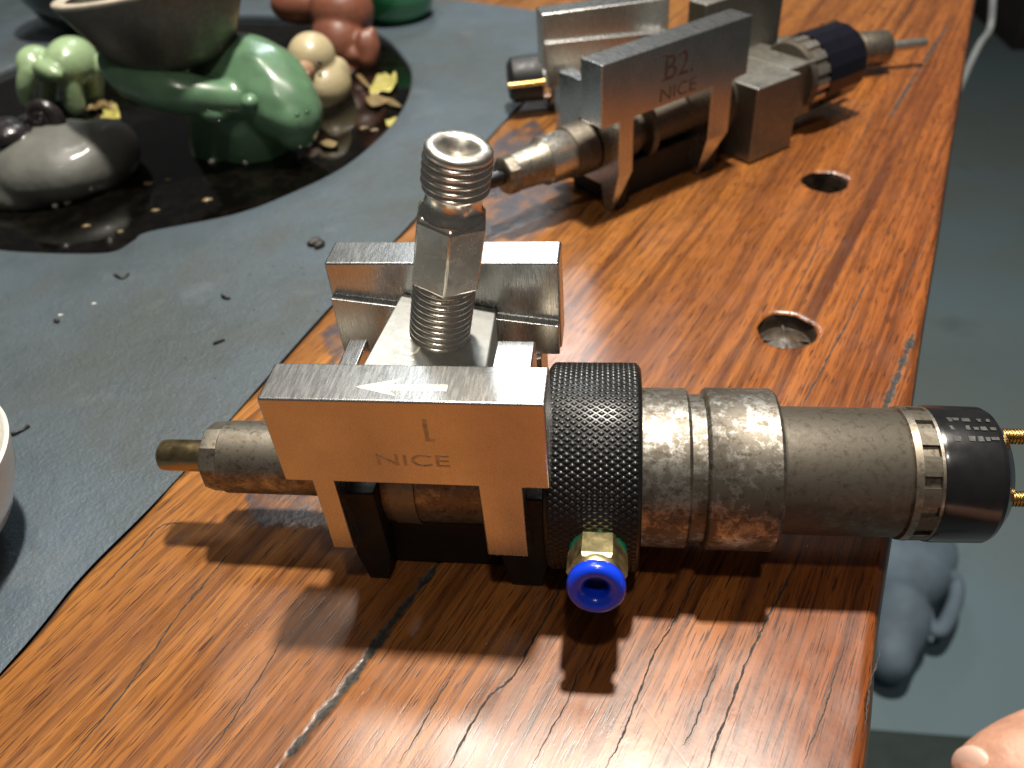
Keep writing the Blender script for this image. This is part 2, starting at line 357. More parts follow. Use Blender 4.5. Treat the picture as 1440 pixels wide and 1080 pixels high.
# ---------------------------------------------------------------- tabletop (wood board with knots, cracks and screw holes)
LE = [(-230, -300), (-200, -150), (-158, 0), (-136, 83), (-131, 109.5), (-120.6, 143.5), (-101.9, 221.8), (-84, 285), (-62.6, 368), (-10, 566), (66, 860)]
RE = [(-57, -300), (-18, -150), (21, 0), (47, 76), (58, 113), (84, 189), (120, 294), (208, 550), (314, 860)]
LE = [tuple(p) for p in catmull(LE, 6)]; RE = [tuple(p) for p in catmull(RE, 6)]
HOLES = [((52.2, 214.5), 9.0), ((81.5, 316.0), 9.0), ((12.6, 327.7), 7.0)]
CR = [[(385, 1090), (440, 1020), (490, 962), (540, 890), (590, 825), (625, 780), (665, 730)], [(630, 1085), (678, 993), (722, 949), (767, 869), (800, 800)],
      [(992, 1090), (1024, 998), (1064, 900), (1087, 855), (1120, 790)], [(850, 1085), (887, 1007), (913, 935), (949, 869), (990, 790)],
      [(1166, 300), (1140, 367), (1107, 432)], [(1225, 385), (1188, 459), (1158, 515), (1127, 575)], [(1320, 290), (1300, 340), (1277, 390), (1262, 420)],
      [(1286, 465), (1266, 518), (1247, 567), (1238, 600)], [(1340, 25), (1297, 90), (1271, 132), (1250, 168)], [(1230, 158), (1208, 200), (1190, 232)],
      [(335, 765), (270, 840), (215, 915), (180, 965), (85, 1085)], [(260, 735), (225, 742), (180, 790), (140, 830)], [(400, 890), (345, 985), (285, 1070)],
      [(470, 495), (490, 485), (505, 472)], [(1010, 930), (985, 1000), (960, 1050)], [(600, 560), (640, 480), (690, 400)], [(760, 380), (830, 320), (880, 262)],
      [(1240, 905), (1225, 960), (1212, 1040)], [(560, 1075), (600, 1010), (640, 940)], [(745, 1080), (790, 1000), (820, 930)], [(1130, 1075), (1165, 980), (1190, 900)]]
CW = [1.25, 0.55, 0.6, 0.4, 0.6, 0.7, 0.4, 1.2, 1.0, 0.4, 0.45, 0.5, 0.25, 0.6, 0.25, 0.28, 0.3, 0.3, 0.22, 0.22, 0.25]
PATCH = [[(345, 692), (462, 692), (470, 740), (352, 738)], [(655, 262), (700, 195), (752, 168), (790, 215), (805, 285), (745, 312), (690, 335), (650, 320)],
         [(452, 470), (500, 428), (512, 462), (470, 515)], [(735, 120), (790, 128), (790, 152), (728, 150)]]
def interp(E, y): return np.interp(y, [p[1] for p in E], [p[0] for p in E])
def build_wood():
    ys = np.concatenate([np.arange(-300, 60, 6.0), np.arange(60, 240, 0.62), np.arange(240, 380, 0.9), np.arange(380, 600, 2.2), np.arange(600, 861, 10)])
    nu = 300; NV = len(ys); tt = np.linspace(0, 1, nu)
    L = interp(LE, ys) + 0.25*np.sin(ys*0.21)+0.5*np.sin(ys*0.063+1); Rr = interp(RE, ys) + 0.15*np.sin(ys*0.05)
    X = L[:, None]*(1-tt)[None]+Rr[:, None]*tt[None]; Y = np.repeat(ys[:, None], nu, 1)
    P = np.stack([X.ravel(), Y.ravel()], 1); Z = np.zeros(len(P))
    crack = np.zeros(len(P))
    jag = np.sin(P[:, 1]*1.9+P[:, 0]*0.7)*0.25+np.sin(P[:, 1]*0.73)*0.35+np.sin(P[:, 1]*4.7+1)*0.15
    for pl, wd in zip(CR, CW):
        if wd < 0.9: continue
        q = np.array([at(a, b, z=0)[:2] for a, b in pl]); q = np.array(catmull(q, 6))
        mn, mxx = q.min(0)-6, q.max(0)+6
        idx = np.where((P[:, 0] > mn[0]) & (P[:, 0] < mxx[0]) & (P[:, 1] > mn[1]) & (P[:, 1] < mxx[1]))[0]
        p = P[idx]; best = np.full(len(p), 1e9); bt = np.zeros(len(p)); ns = len(q)-1
        for i in range(ns):
            a, b = q[i], q[i+1]; d = b-a; k = np.clip(((p-a)@d)/(d@d), 0, 1); ds = np.linalg.norm(p-a-k[:, None]*d, axis=1)
            u = ds < best; best[u] = ds[u]; bt[u] = (i+k[u])/ns
        taper = np.clip(np.minimum(bt, 1-bt)*7, 0.25, 1)
        ww = wd*taper*(1+jag[idx]*0.9)*(0.65+0.4*np.abs(np.sin(bt*7+wd*19)*np.sin(bt*17+wd*9+1)))
        wob = 0.5*np.sin(p[:, 1]*0.9+wd*7)+0.3*np.sin(p[:, 1]*2.3)
        m = np.clip(1.15-np.abs(best+0.25*wob)/np.maximum(ww, 0.16)*0.75, 0, 1)
        crack[idx] = np.maximum(crack[idx], m)
        if wd > 0.9: Z[idx] -= np.clip(m-0.3, 0, 1)*0.35
    patch = np.zeros(len(P))
    for pl in PATCH:
        q = np.array([at(a, b, z=0)[:2] for a, b in pl]); n = len(q)
        idx = np.where((P[:, 0] > q[:, 0].min()-3) & (P[:, 0] < q[:, 0].max()+3) & (P[:, 1] > q[:, 1].min()-3) & (P[:, 1] < q[:, 1].max()+3))[0]
        p = P[idx]+np.stack([np.sin(P[idx, 1]*1.3)*0.6, np.sin(P[idx, 0]*1.1)*0.8], 1); ins = np.zeros(len(p), bool); dist = np.full(len(p), 1e9)
        for i in range(n):
            a, b = q[i], q[(i+1) % n]; d = b-a; k = np.clip(((p-a)@d)/(d@d), 0, 1); dist = np.minimum(dist, np.linalg.norm(p-a-k[:, None]*d, axis=1))
            c = (a[1] > p[:, 1]) != (b[1] > p[:, 1]); xi = a[0]+(p[:, 1]-a[1])/(b[1]-a[1]+1e-9)*(b[0]-a[0]); ins ^= c & (p[:, 0] < xi)
        patch[idx] = np.maximum(patch[idx], np.clip(np.where(ins, 0.5+dist/1.6, 0.5-dist/1.6), 0, 1))
    Z += 0.10*np.sin(P[:, 0]*0.21+P[:, 1]*0.013)+0.08*np.sin(P[:, 0]*0.07-P[:, 1]*0.031)
    # soft worn edges
    e = np.minimum(np.tile(tt, NV), 1-np.tile(tt, NV))*np.repeat(Rr-L, nu)
    Z -= np.where(e < 2.2, 1.3*(1-e/2.2)**2, 0)
    keep = np.ones(len(P), bool)
    for (hx, hy), r in HOLES:
        d = P-np.array([hx, hy]); rad = np.linalg.norm(d, axis=1); an = np.arctan2(d[:, 1], d[:, 0])
        R_ = r*(1+0.035*np.sin(an*3+hx)+0.02*np.sin(an*7))
        near = np.abs(rad-R_) < 0.62; P[near] = np.array([hx, hy])+d[near]*(R_/np.maximum(rad, 1e-6))[near][:, None]
        Z -= np.where(rad < R_+1.8, 0.9*np.clip(1-(rad-R_)/1.8, 0, 1)**2, 0)
        keep &= ~((rad < R_-0.62))
    V = np.column_stack([P, Z])
    f = []
    k2 = keep.reshape(NV, nu); ok = k2[:-1, :-1] & k2[1:, :-1] & k2[:-1, 1:] & k2[1:, 1:]
    I, J = np.where(ok); a = I*nu+J
    f = np.stack([a, a+1, a+nu+1, a+nu], 1).tolist()
    me = bpy.data.meshes.new('wooden_tabletop'); me.from_pydata((V*S).tolist(), [], f)
    for nm, arr in (('crack', crack), ('patch', patch)):
        at_ = me.attributes.new(nm, 'FLOAT', 'POINT'); at_.data.foreach_set('value', arr.astype(np.float32))
    me.shade_smooth()
    o = link('wooden_tabletop', me, None, [WOOD]); tag(o, 'glossy orange-brown wooden board with dark grain, cracks and round holes', 'tabletop', kind='structure')
    # thin splits in the board, each a sliver of dark filler
    for pl, wd in zip(CR, CW):
        q = np.array(catmull([at(a_, b_, z=0)[:2] for a_, b_ in pl], 26)); Vc = []; Fc = []; ph = wd*31+pl[0][0]; n_ = len(q)
        for k_, p_ in enumerate(q):
            d_ = q[min(k_+1, n_-1)]-q[max(k_-1, 0)]; d_ = d_/np.linalg.norm(d_); nn = np.array([-d_[1], d_[0]])
            tp_ = min(1, min(k_, n_-1-k_)/14); off = 0.14*math.sin(k_*0.21+ph)+0.08*math.sin(k_*0.83+ph)+random.uniform(-.07, .07)
            ww = (0.12+0.62*min(wd, 0.9)*(0.25+abs(math.sin(k_*0.17+ph)*math.sin(k_*0.43))+random.uniform(0, .5)))*tp_+0.02
            z_ = 0.10*math.sin(p_[0]*0.21+p_[1]*0.013)+0.08*math.sin(p_[0]*0.07-p_[1]*0.031)+0.05-(0.22 if wd > 0.9 else 0)
            for sg in (-1, 1): r_ = p_+nn*(off+sg*ww*0.5); Vc.append((r_[0], r_[1], z_))
        mesh('crack', Vc, [(2*k_, 2*k_+1, 2*k_+3, 2*k_+2) for k_ in range(n_-1)], CRACKM, o)
    # slab sides
    for E, nm in ((RE, 'board_side'), (LE, 'inner_board_side')):
        Vs = []; Fs = []; yy = np.linspace(-300, 860, 240); sg = 1 if E is RE else -1
        xs = interp(E, yy)+(0.15*np.sin(yy*0.05) if E is RE else 0.25*np.sin(yy*0.21)+0.5*np.sin(yy*0.063+1))
        rows = [(0, -1.25), (0.8, -2.6), (1.0, -6), (0.2, -34)] if E is RE else [(0, -1.25), (0.2, -14)]
        for x, y in zip(xs, yy):
            for dx, z in rows: Vs.append((x+sg*dx, y, z))
        nr = len(rows)
        for i in range(len(yy)-1):
            for k in range(nr-1): Fs.append((i*nr+k, i*nr+k+1, (i+1)*nr+k+1, (i+1)*nr+k))
        mesh(nm, Vs, Fs, EDGEWOOD, o, smooth=True)
    for n, ((hx, hy), r) in enumerate(HOLES):
        dp = 5.0 if n == 0 else 15
        hl = lathe('hole_lining', [(-0.6, r+1.5), (-0.95, r+0.35), (-2.5, r-0.1), (-dp, r*0.9)][:-1]+[(-dp, r*0.9), (-dp-0.01, 0.0)], HOLE, o, 'z', (hx, hy), 48, ang=60, caps=False)
        if n == 0:
            prism('drill_mark', [(hx-0.5, hy-7.5), (hx+0.4, hy-7.5), (hx+0.7, hy+7.5), (hx-0.2, hy+7.5)], -4.99, -3.6, HOLED, hl, 'z', bev=0.2)
            prism('drill_mark', [(hx-7.2, hy-0.4), (hx+7.2, hy-0.9), (hx+7.2, hy-0.1), (hx-7.2, hy+0.5)], -4.98, -3.9, HOLED, hl, 'z', bev=0.2)
            lathe('drill_cone', [(-4.97, 6.4), (-3.0, 1.2), (-2.9, 0)], HOLED, hl, 'z', (hx, hy), 24)
    return o
TABLE = build_wood()

# ---------------------------------------------------------------- slate panel with its tea basin
POOLPX = [(-120, 330), (-60, 340), (0, 350), (60, 354), (130, 355), (165, 351), (190, 336), (212, 324), (330, 300), (410, 270), (480, 235), (530, 195), (560, 160), (575, 128), (577, 100), (565, 78), (540, 52), (505, 36), (440, 24), (300, 22), (140, 50), (60, 77), (0, 99), (-70, 130), (-150, 190), (-170, 270)]
pool = [at(a, b, z=0)[:2] for a, b in POOLPX]; pool.append(pool[0]); pool = np.array(catmull(pool, 14)[:-1])
def build_slate():
    c = np.array([-260., 420.]); n = len(pool)
    outer = [(-700, -300)] + [(x+0.7, y) for x, y in LE if y > -310 and y < 535] + [(-14, 540), (-60, 565), (-118, 598), (-420, 690), (-700, 770)]
    outer = np.array(outer); V = []; Fc = []
    rings = [(-9.0, 0), (-1.2, 0), (-0.3, 0.5), (0.35, 1.6)]       # basin wall and softened lip
    for z, off in rings:
        for p in pool:
            d = (p-c)/np.linalg.norm(p-c); q = p+d*off; V.append((q[0], q[1], z))
    def hit(p):
        d = p-c; best = None
        for i in range(len(outer)):
            a, b = outer[i], outer[(i+1) % len(outer)]; e = b-a; den = d[0]*e[1]-d[1]*e[0]
            if abs(den) < 1e-9: continue
            w_ = a-c; t = (w_[0]*e[1]-w_[1]*e[0])/den; u = (w_[0]*d[1]-w_[1]*d[0])/den
            if t > 0 and -1e-6 <= u <= 1+1e-6 and (best is None or t < best): best = t
        return c+d*best
    # extra rays through the outer corners so the outline stays exact
    hits = [hit(p) for p in pool]
    steps = 6
    for k in range(1, steps+1):
        for p, h in zip(pool, hits):
            d = (p-c)/np.linalg.norm(p-c); q0 = p+d*1.6; q = q0+(h-q0)*k/steps; V.append((q[0], q[1], 0.35))
    nr = len(rings)+steps
    for k in range(nr-1):
        for i in range(n):
            j = (i+1) % n; Fc.append((k*n+i, k*n+j, (k+1)*n+j, (k+1)*n+i))
    o = mesh('slate_panel', V, Fc, SLATE, None, ang=50)
    tag(o, 'blue-grey slate panel set in the wooden table beside the board', 'slate panel', kind='structure')
    # the slate runs on under the board so that no slit opens between them
    us = mesh('slate_underlay', [(-700, -300, -0.9), (-40, -300, -0.9), (60, 700, -0.9), (40, 760, -0.9)], [(0, 1, 2, 3)], SLATE, o) if False else None
    V = [(p[0]-0, p[1], -9) for p in pool]
    mesh('basin_floor', V, [tuple(range(len(V)))], CRUMB, o)
    wv = [(c[0]+(p[0]-c[0])*1.004, c[1]+(p[1]-c[1])*1.004, -3.2) for p in pool]
    wt = mesh('water', wv, [tuple(range(len(wv)))], WATER); tag(wt, 'dark still tea water filling the basin in the slate', 'water', kind='structure')
build_slate()
# strip that closes the joint between slate and board, and the rail at the far side of the slate
jv = []; yy = np.linspace(-300, 560, 120)
for y in yy: jv += [(interp(LE, y)-9, y, -0.9), (interp(LE, y)+3, y, -0.9)]
jo = mesh('joint_filler', jv, [(2*i, 2*i+1, 2*i+3, 2*i+2) for i in range(119)], EDGEWOOD, TABLE)
def rail():
    pts = [(-14, 541), (-60, 566), (-118, 599), (-420, 691), (-700, 771), (-700, 1000), (66, 860)]
    o = prism('far_wooden_rail', pts, -30, 0.2, WOOD, None, 'z', bev=0.8)
    tag(o, 'orange wooden rail along the far side of the slate', 'table rail', kind='structure')
rail()

# ---------------------------------------------------------------- floor and what lies on it
FZ = -650
fl = mesh('floor', [(-2500, -1500, FZ), (4500, -1500, FZ), (4500, 6500, FZ), (-2500, 6500, FZ)], [(0, 1, 2, 3)], FLOOR)
tag(fl, 'blue-grey floor below the edge of the table', 'floor', kind='structure')

# ---------------------------------------------------------------- injector clamp
ZB, ZT = 38.0, 60.5                        # underside and top of the clamp bars; clamps and fitting scaled about the camera
def fork_leg(name, x0, x1, parent, sg, yf, full):
    """side plate of a clamp half: chamfered leg in front, foot on the table set back behind it"""
    if full: P = [(0.0, ZB), (0.0, 16.4), (3.6, 11.8), (36.0, 11.8), (36.0, 47.6), (11.1, 47.6), (11.1, ZB)]
    else: P = [(0.0, 36.2), (0.0, 16.4), (4.8, 0.3), (9.0, 0.3), (12.5, 18.0), (14.0, 36.2)]
    P = [(yf+sg*a, b) for a, b in P]
    return prism(name, P, x0, x1, STEEL, parent, 'x', bev=0.45)
def shade_base(parent, xl, xr, yf, w=(7.0, 9.0)):  # added black shapes that darken the space behind the legs like shade
    """black block and tapered feet added to stand for the deep shade under the injector"""
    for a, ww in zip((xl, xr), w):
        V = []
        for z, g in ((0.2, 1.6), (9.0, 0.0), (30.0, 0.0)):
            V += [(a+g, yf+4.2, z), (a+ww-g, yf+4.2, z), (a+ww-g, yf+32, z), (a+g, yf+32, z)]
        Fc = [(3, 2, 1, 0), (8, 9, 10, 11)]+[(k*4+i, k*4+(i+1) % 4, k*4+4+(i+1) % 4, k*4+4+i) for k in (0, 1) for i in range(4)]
        mesh('shade_foot', V, Fc, SHADEBLK, parent, bev=0.5)
    box('shade_block', (xl+2, xr+2, yf+9.5, yf+30, 0.25, 15.0), SHADEBLK, parent, bev=0.8)
def clamp_half(parent, x0, x1, legs, sg, yf, th, ledge=None):
    ya, yb = sorted((yf, yf+sg*th)); zb = ZB if sg > 0 else 36.2; pl = None
    if sg > 0:                              # bar and both legs are milled from one plate
        (a0, a1), (b0, b1) = legs; LZ = 16.4
        O = [(x0, ZT), (x1, ZT), (x1, zb), (b1, zb), (b1, LZ), (b0, LZ), (b0, zb), (a1, zb), (a1, LZ), (a0, LZ), (a0, zb), (x0, zb)]
        n = len(O); V = [(x, yf, z) for x, z in O]+[(x, yf+th, (9.0 if z == LZ else z)) for x, z in O]
        pl = mesh('clamp_plate', V, [tuple(range(n)), tuple(range(n, 2*n))[::-1]]+[(i, (i+1) % n, n+(i+1) % n, n+i) for i in range(n)], STEEL, parent, bev=0.5)
        for a, b in legs: box('side_plate', (a+0.15, b-0.15, yf+th-0.3, yf+36, 9.5, 47.6), STEEL, parent, bev=0.45)
    else:
        box('clamp_bar', (x0, x1, ya, yb, zb, ZT), STEEL, parent, bev=0.55)
        for a, b in legs: fork_leg('leg', a, b, parent, sg, yf, False)
    if ledge:
        yi = yf+sg*th
        q0, q1 = sorted((yi-sg*0.05, yi+sg*2.5))
        prism('wedge_ledge', [(x0+0.6, ledge[0]), (x0+0.6, zb+0.1), (x1-0.4, zb+0.1), (x1-0.4, ledge[1])], q0, q1, STEEL, parent, 'y', bev=0.3)
    return pl

AX = 130.0                                 # injector axis
CY = 140.0                                 # middle of the clamp
c1 = thing('injector_clamp', 'steel clamp marked 1 gripping the injector with knurled black collar', 'clamp', (0, CY, 0))
p1 = clamp_half(c1, -67.9, -13.1, [(-62.2, -57.4), (-27.6, -18.5)], 1, -31.1, 11.0)
clamp_half(c1, -68.8, -13.8, [(-62.5, -57.4), (-27.6, -18.5)], -1, 26.6, 9.9, ledge=(52.2, 44.6))
shade_base(c1, -59.6, -25.4, -31.1, (8.0, 10.5))
# cross plate that carries the threaded fitting, tipped to the right
TL = math.radians(10.5)
ctop = lambda x: 52.9-(x+53.75)*math.tan(TL)
def cross_plate():
    a = [(-54.4, -19.9), (-27.9, -19.9), (-28.9, 16.5), (-51.2, 16.5)]
    V = [(x, y, ctop(x)) for x, y in a]+[(x, y, ctop(x)-9) for x, y in a]
    mesh('cross_plate', V, [(0, 1, 2, 3), (7, 6, 5, 4), (0, 4, 5, 1), (1, 5, 6, 2), (2, 6, 7, 3), (3, 7, 4, 0)], DULL, c1, bev=0.4)
    text('etched_name', 'NICE', 4.4, ENGRL, basis((-44.5, -13.7, ctop(-44.5)+0.04), (0.12, 1, -0.12*math.tan(TL)), (-1, 0.12, math.tan(TL))), c1, width=1.2)
cross_plate()
yfr = -31.1
text('etched_number', '1', 6.0, ENGRF, basis((-38.1, yfr-0.02, 50.5), (1, 0, 0), (0, 0, 1)), p1)
box('etched_number', (-36.5, -34.6, yfr-0.05, yfr+0.02, 50.5, 51.0), ENGRF, p1, bev=0)
text('etched_name', 'NICE', 3.2, ENGRF, basis((-47.6, yfr-0.02, 43.6), (1, 0, 0), (0, 0, 1)), p1, width=1.55)
av = [(-49.4, -27.1), (-41.1, -24.6), (-42.8, -26.4), (-31.8, -26.1), (-31.8, -27.8), (-42.8, -27.9), (-41.1, -29.5)]
prism('etched_arrow', av, ZT-0.02, ZT+0.04, ENGRL, p1, 'z', bev=0)

# ---------------------------------------------------------------- threaded fitting
def threaded(name, r, d, p, z0, z1, mat, parent, seg=72, sub=10, taper=0.9):
    n = int((z1-z0)/p*sub); V = []; Fc = []
    for i in range(n+1):
        z = z0+(z1-z0)*i/n
        for k in range(seg):
            a = 2*math.pi*k/seg; ph = ((z/p-k/seg) % 1.0); tri = 1-abs(2*ph-1); tri = min(1, max(0, (tri-0.12)/0.72))
            e = min(1, (z-z0)/taper, (z1-z)/taper); rr = r-d+d*tri*max(0, e)
            V.append((rr*math.cos(a), rr*math.sin(a), z))
    for i in range(n):
        for k in range(seg):
            j = (k+1) % seg; Fc.append((i*seg+k, i*seg+j, (i+1)*seg+j, (i+1)*seg+k))
    return mesh(name, V, Fc, mat, parent, ang=75)
ft = thing('threaded_fitting', 'polished steel double-threaded hexagon fitting standing on the cross plate', 'pipe fitting', (-40.1, 143.6, ctop(-40.1)-0.2), rot=(math.radians(1.5), math.radians(12.3), 0))
def up(P, k=1.075): return [(a*k, b*k) for a, b in P]
threaded('lower_thread', 6.85, 0.85, 1.6, -2, 15.8, CHROME, ft)
lathe('hexagon', [(15.2, 6.2), (15.25, 6.9), (15.9, 7.9), (31.0, 7.9), (31.7, 6.9), (31.75, 5.8)], CHROME, ft, 'z', seg=6, phase=math.radians(-82), ang=20)
hb = [o_ for o_ in ft.children if o_.name.startswith('hexagon')][0].modifiers.new('bevel', 'BEVEL'); hb.width = 0.35*S; hb.segments = 2; hb.limit_method = 'ANGLE'; hb.angle_limit = 0.6
lathe('neck', [(31.4, 6.1), (32.0, 6.7), (32.8, 6.2), (33.4, 5.7), (36.4, 5.6), (37.0, 5.9)], CHROME, ft, 'z', seg=64)
threaded('upper_thread', 6.85, 0.8, 1.6, 36.5, 44.8, CHROME, ft)
lathe('end_cone', [(44.0, 6.0), (44.4, 6.6), (45.3, 6.6), (45.9, 6.1), (46.0, 5.2), (45.9, 4.1), (45.5, 3.7), (43.6, 1.7), (40, 1.5), (39.9, 0)], SATIN, ft, 'z', seg=64, ang=60, caps=False)

# ---------------------------------------------------------------- front injector
AZ = 23.4
i1 = thing('fuel_injector', 'fuel injector with mottled brown steel body through clamp 1 and black collar', 'fuel injector', (0, AX+0.2, 0), math.radians(0.55))
cc = (0, AZ)
lathe('nozzle_tip', [(-110.2, 0), (-110.2, 2.6), (-109.3, 3.7), (-107.8, 3.85), (-96.5, 3.9)], TIP, i1, c=cc, seg=48)
lathe('nozzle_nut', [(-97.2, 3.9), (-97.0, 7.2), (-96.2, 8.3), (-92.0, 8.5), (-91.0, 8.35)], NOSE, i1, c=cc, seg=10, phase=0.25, ang=25)
lathe('nozzle_holder', [(-92.6, 8.0), (-92.0, 8.7), (-80, 8.75), (-70, 8.8), (-66, 8.8), (-60, 10.8), (-56, 11.2), (-52, 11.4), (-51.6, 14.0), (-16, 14.1)], NOSE, i1, c=cc)
lathe('front_sleeve', [(4, 16.6), (5.0, 17.8), (14.6, 17.9), (15.2, 17.4), (15.4, 16.5), (18.4, 16.5), (18.7, 17.5), (19.3, 18.0), (33.0, 18.0), (33.7, 17.4), (33.8, 14.4)], BODY, i1, c=cc)
lathe('rear_sleeve', [(33.6, 14.6), (34.4, 14.3), (35.0, 14.1), (58.8, 14.0), (59.6, 13.6), (59.7, 12.5)], SLEEVE, i1, c=cc)
crr = lathe('crimp_ring', [(59.3, 13.2), (59.6, 14.4), (61.0, 14.6), (61.2, 13.6), (64.4, 13.6), (64.6, 14.35), (65.2, 14.45), (65.4, 13)], NOSE, i1, c=cc)
for k in range(14):
    a = 2*math.pi*k/14; ch = []
    V = []
    for aa in (a-0.14, a-0.07, a, a+0.07, a+0.14):
        for x, r in ((61.0, 13.4), (61.0, 14.55), (64.5, 14.45), (64.5, 13.4)): V.append((x, r*math.cos(aa), AZ+r*math.sin(aa)))
    Fc = []
    for q in range(4):
        for e in range(4): Fc.append((q*4+e, q*4+(e+1) % 4, (q+1)*4+(e+1) % 4, (q+1)*4+e))
    Fc += [(0, 1, 2, 3), (19, 18, 17, 16)]
    mesh('crimp_tooth', V, Fc, SLEEVE, crr)
cap1 = lathe('solenoid_cap', [(65.0, 13.6), (65.2, 14.6), (66, 14.8), (76.2, 14.6), (77.2, 14.1), (79.4, 11.4), (79.7, 10.6), (79.7, 0)], BLACKPL, i1, c=cc, seg=80, ang=22)
for k, (yy_, zz) in enumerate([(6.8, 28.4), (-2.2, 18.4)]):
    st = threaded('terminal_stud', 1.75, 0.28, 0.7, 0, 12, GOLD, i1, seg=20, sub=6, taper=0.4)
    st.location = Vector((79.5, yy_, zz))*S; st.rotation_euler = (0, math.pi/2, 0)
    lathe('stud_collar', [(79.2, 2.3), (80.6, 2.2), (80.8, 1.7)], BRIGHT, cap1, c=(yy_, zz), seg=24)
for row in range(3):                                # worn, no longer readable print on the cap
    for k in range(6):
        if random.random() < 0.2: continue
        a = 1.83-row*0.17; x = 67.2+k*1.5+random.uniform(-.2, .2); wv = random.uniform(0.7, 1.5); V = []
        for aa in (a-random.uniform(.02, .05), a+random.uniform(.02, .05)):
            for xx in (x, x+wv): V.append((xx+(aa-a)*random.uniform(-6, 6), 14.87*math.cos(aa), AZ+14.87*math.sin(aa)))
        mesh('worn_print', V, [(0, 1, 3, 2)], PRINT, cap1)
# two bare steel supports of the holder seen inside the clamp
lathe('spacer_ring', [(-50, 9), (-49.8, 14.4), (-44, 14.5), (-43.8, 9)], DARKST, i1, c=cc)

# ---------------------------------------------------------------- knurled collar + push-in air fitting
kr = thing('knurled_collar', 'black knurled metal collar around the fuel injector', 'collar', (0, AX+0.2, 0), math.radians(0.55))
def knurl():
    x0, x1, R = -15.2, 4.9, 23.4; nx, na = 110, 620; V = []; Fc = []
    xs = np.linspace(x0+0.9, x1-0.9, nx); an = np.linspace(0, 2*np.pi, na, endpoint=False)
    NK = 96; px = 2*math.pi*R/NK
    A, Xg = np.meshgrid(an, xs); u = A*NK/(2*np.pi)*1.0; v = Xg/(px*0.92)
    t1 = np.abs(((u+v*0.62) % 1.0)*2-1); t2 = np.abs(((u-v*0.62) % 1.0)*2-1)
    e = np.clip(np.minimum(t1, t2)*2.0, 0, 1)
    rr = R-0.42+0.42*e
    P = np.stack([Xg, rr*np.cos(A), AZ+rr*np.sin(A)], -1).reshape(-1, 3)
    idx = np.arange(nx*na).reshape(nx, na); a = idx[:-1]; b = np.roll(idx, -1, 1)[:-1]; c = np.roll(idx, -1, 1)[1:]; d = idx[1:]
    Fc = np.stack([a, b, c, d], -1).reshape(-1, 4).tolist()
    mesh('knurled_band', P.tolist(), Fc, BLACKRING, kr, ang=60)
    lathe('collar_body', [(x0, 12), (x0, 22.2), (x0+0.4, 22.9), (x0+1.0, R-0.25), (x1-1.0, R-0.25), (x1-0.4, 22.9), (x1, 22.2), (x1, 12)], BLACKRING, kr, c=cc)
knurl()
# axis of the push-in fitting: out of the collar towards the viewer and slightly down
tipp = at(838, 830, y=94.6)
pf0 = tipp+np.array([0, 13*math.cos(math.radians(15)), -13*math.sin(math.radians(15))])
dv = Vector(tipp-pf0).normalized()
pf = thing('push_in_air_fitting', 'brass push-in air fitting with blue release ring and green seal', 'air fitting', tuple(pf0))
pf.rotation_euler = dv.to_track_quat('Z', 'Y').to_euler()
LN = float(np.linalg.norm(tipp-pf0))
lathe('thread_stub', [(-4, 3.0), (0.4, 3.0)], BRASS, pf, 'z', seg=32)
lathe('seal_ring', [(-0.6, 3.4), (-0.5, 5.6), (0.0, 6.0), (0.8, 5.95), (1.2, 5.6), (1.3, 3.4)], GREEN, pf, 'z', seg=48)
bh = lathe('brass_hexagon', [(1.05, 4.4), (1.1, 5.5), (1.5, 6.1), (LN-4.9, 6.1), (LN-4.2, 5.55), (LN-4.1, 4.5)], BRASS, pf, 'z', seg=6, ang=20)
lathe('brass_neck', [(LN-4.6, 5.2), (LN-3.9, 5.25), (LN-2.9, 5.1), (LN-2.4, 4.7), (LN-2.0, 4.2)], BRASS, pf, 'z', seg=48, caps=False)
lathe('release_ring', [(LN-2.7, 4.2), (LN-2.6, 5.2), (LN-2.0, 5.75), (LN-0.5, 5.8), (LN+0.3, 5.3), (LN+0.55, 4.5), (LN+0.40, 3.5), (LN-0.2, 2.6), (LN-1.0, 2.3), (LN-3.4, 2.2)], BLUE, pf, 'z', seg=64, ang=50, caps=False)
lathe('tube_socket', [(LN-3.9, 4.0), (LN-3.3, 3.6), (LN-3.2, 0)], BLACKPL, pf, 'z', seg=32)

# ---------------------------------------------------------------- second unit (marked B2.)
TH = math.radians(42)
Q2 = (0, 322, 0)
QC = (0, 346.2, 0)
c2 = thing('injector_clamp', 'steel clamp marked B2 on the injector by the round holes', 'clamp', QC, TH)
p2 = clamp_half(c2, -48.4, 26.4, [(-39.8, -32.9), (7.3, 18.9)], 1, -42.4, 11.8)
shade_base(c2, -38.0, 9.0, -42.4, (7.0, 10.0))
# rear half stands at its own angle
def rear_half_b2():
    a = math.radians(17.0)-TH; o = np.array([-33.3-QC[0], 343.0-QC[1]]); ct, st = math.cos(-TH), math.sin(-TH)
    o = np.array([ct*o[0]-st*o[1], st*o[0]+ct*o[1]])
    ex = np.array([math.cos(a), math.sin(a)]); ey = np.array([-math.sin(a), math.cos(a)])
    def T2(x, y): q = o+ex*x+ey*y; return (q[0], q[1])
    def bx(name, x0, x1, y0, y1, z0, z1, z1b=None):
        V, Fc = boxvf(x0, x1, y0, y1, z0, z1)
        if z1b is not None: V = [(x, y, (z1b if (z == z1 and x == x1) else z)) for x, y, z in V]
        return mesh(name, [(*T2(x, y), z) for x, y, z in V], Fc, STEEL, c2, bev=0.5)
    bx('clamp_bar', 0, 53.5, 0, 11.5, 38, ZT)
    bx('wedge_ledge', 0.5, 53, -2.5, 0.05, 31.5, 50, 48.2)
    bx('leg', 6, 11, -12, 9, 0.3, 37.9)
    bx('leg', 40, 50, -6, 9, 0.3, 37.9)
rear_half_b2()
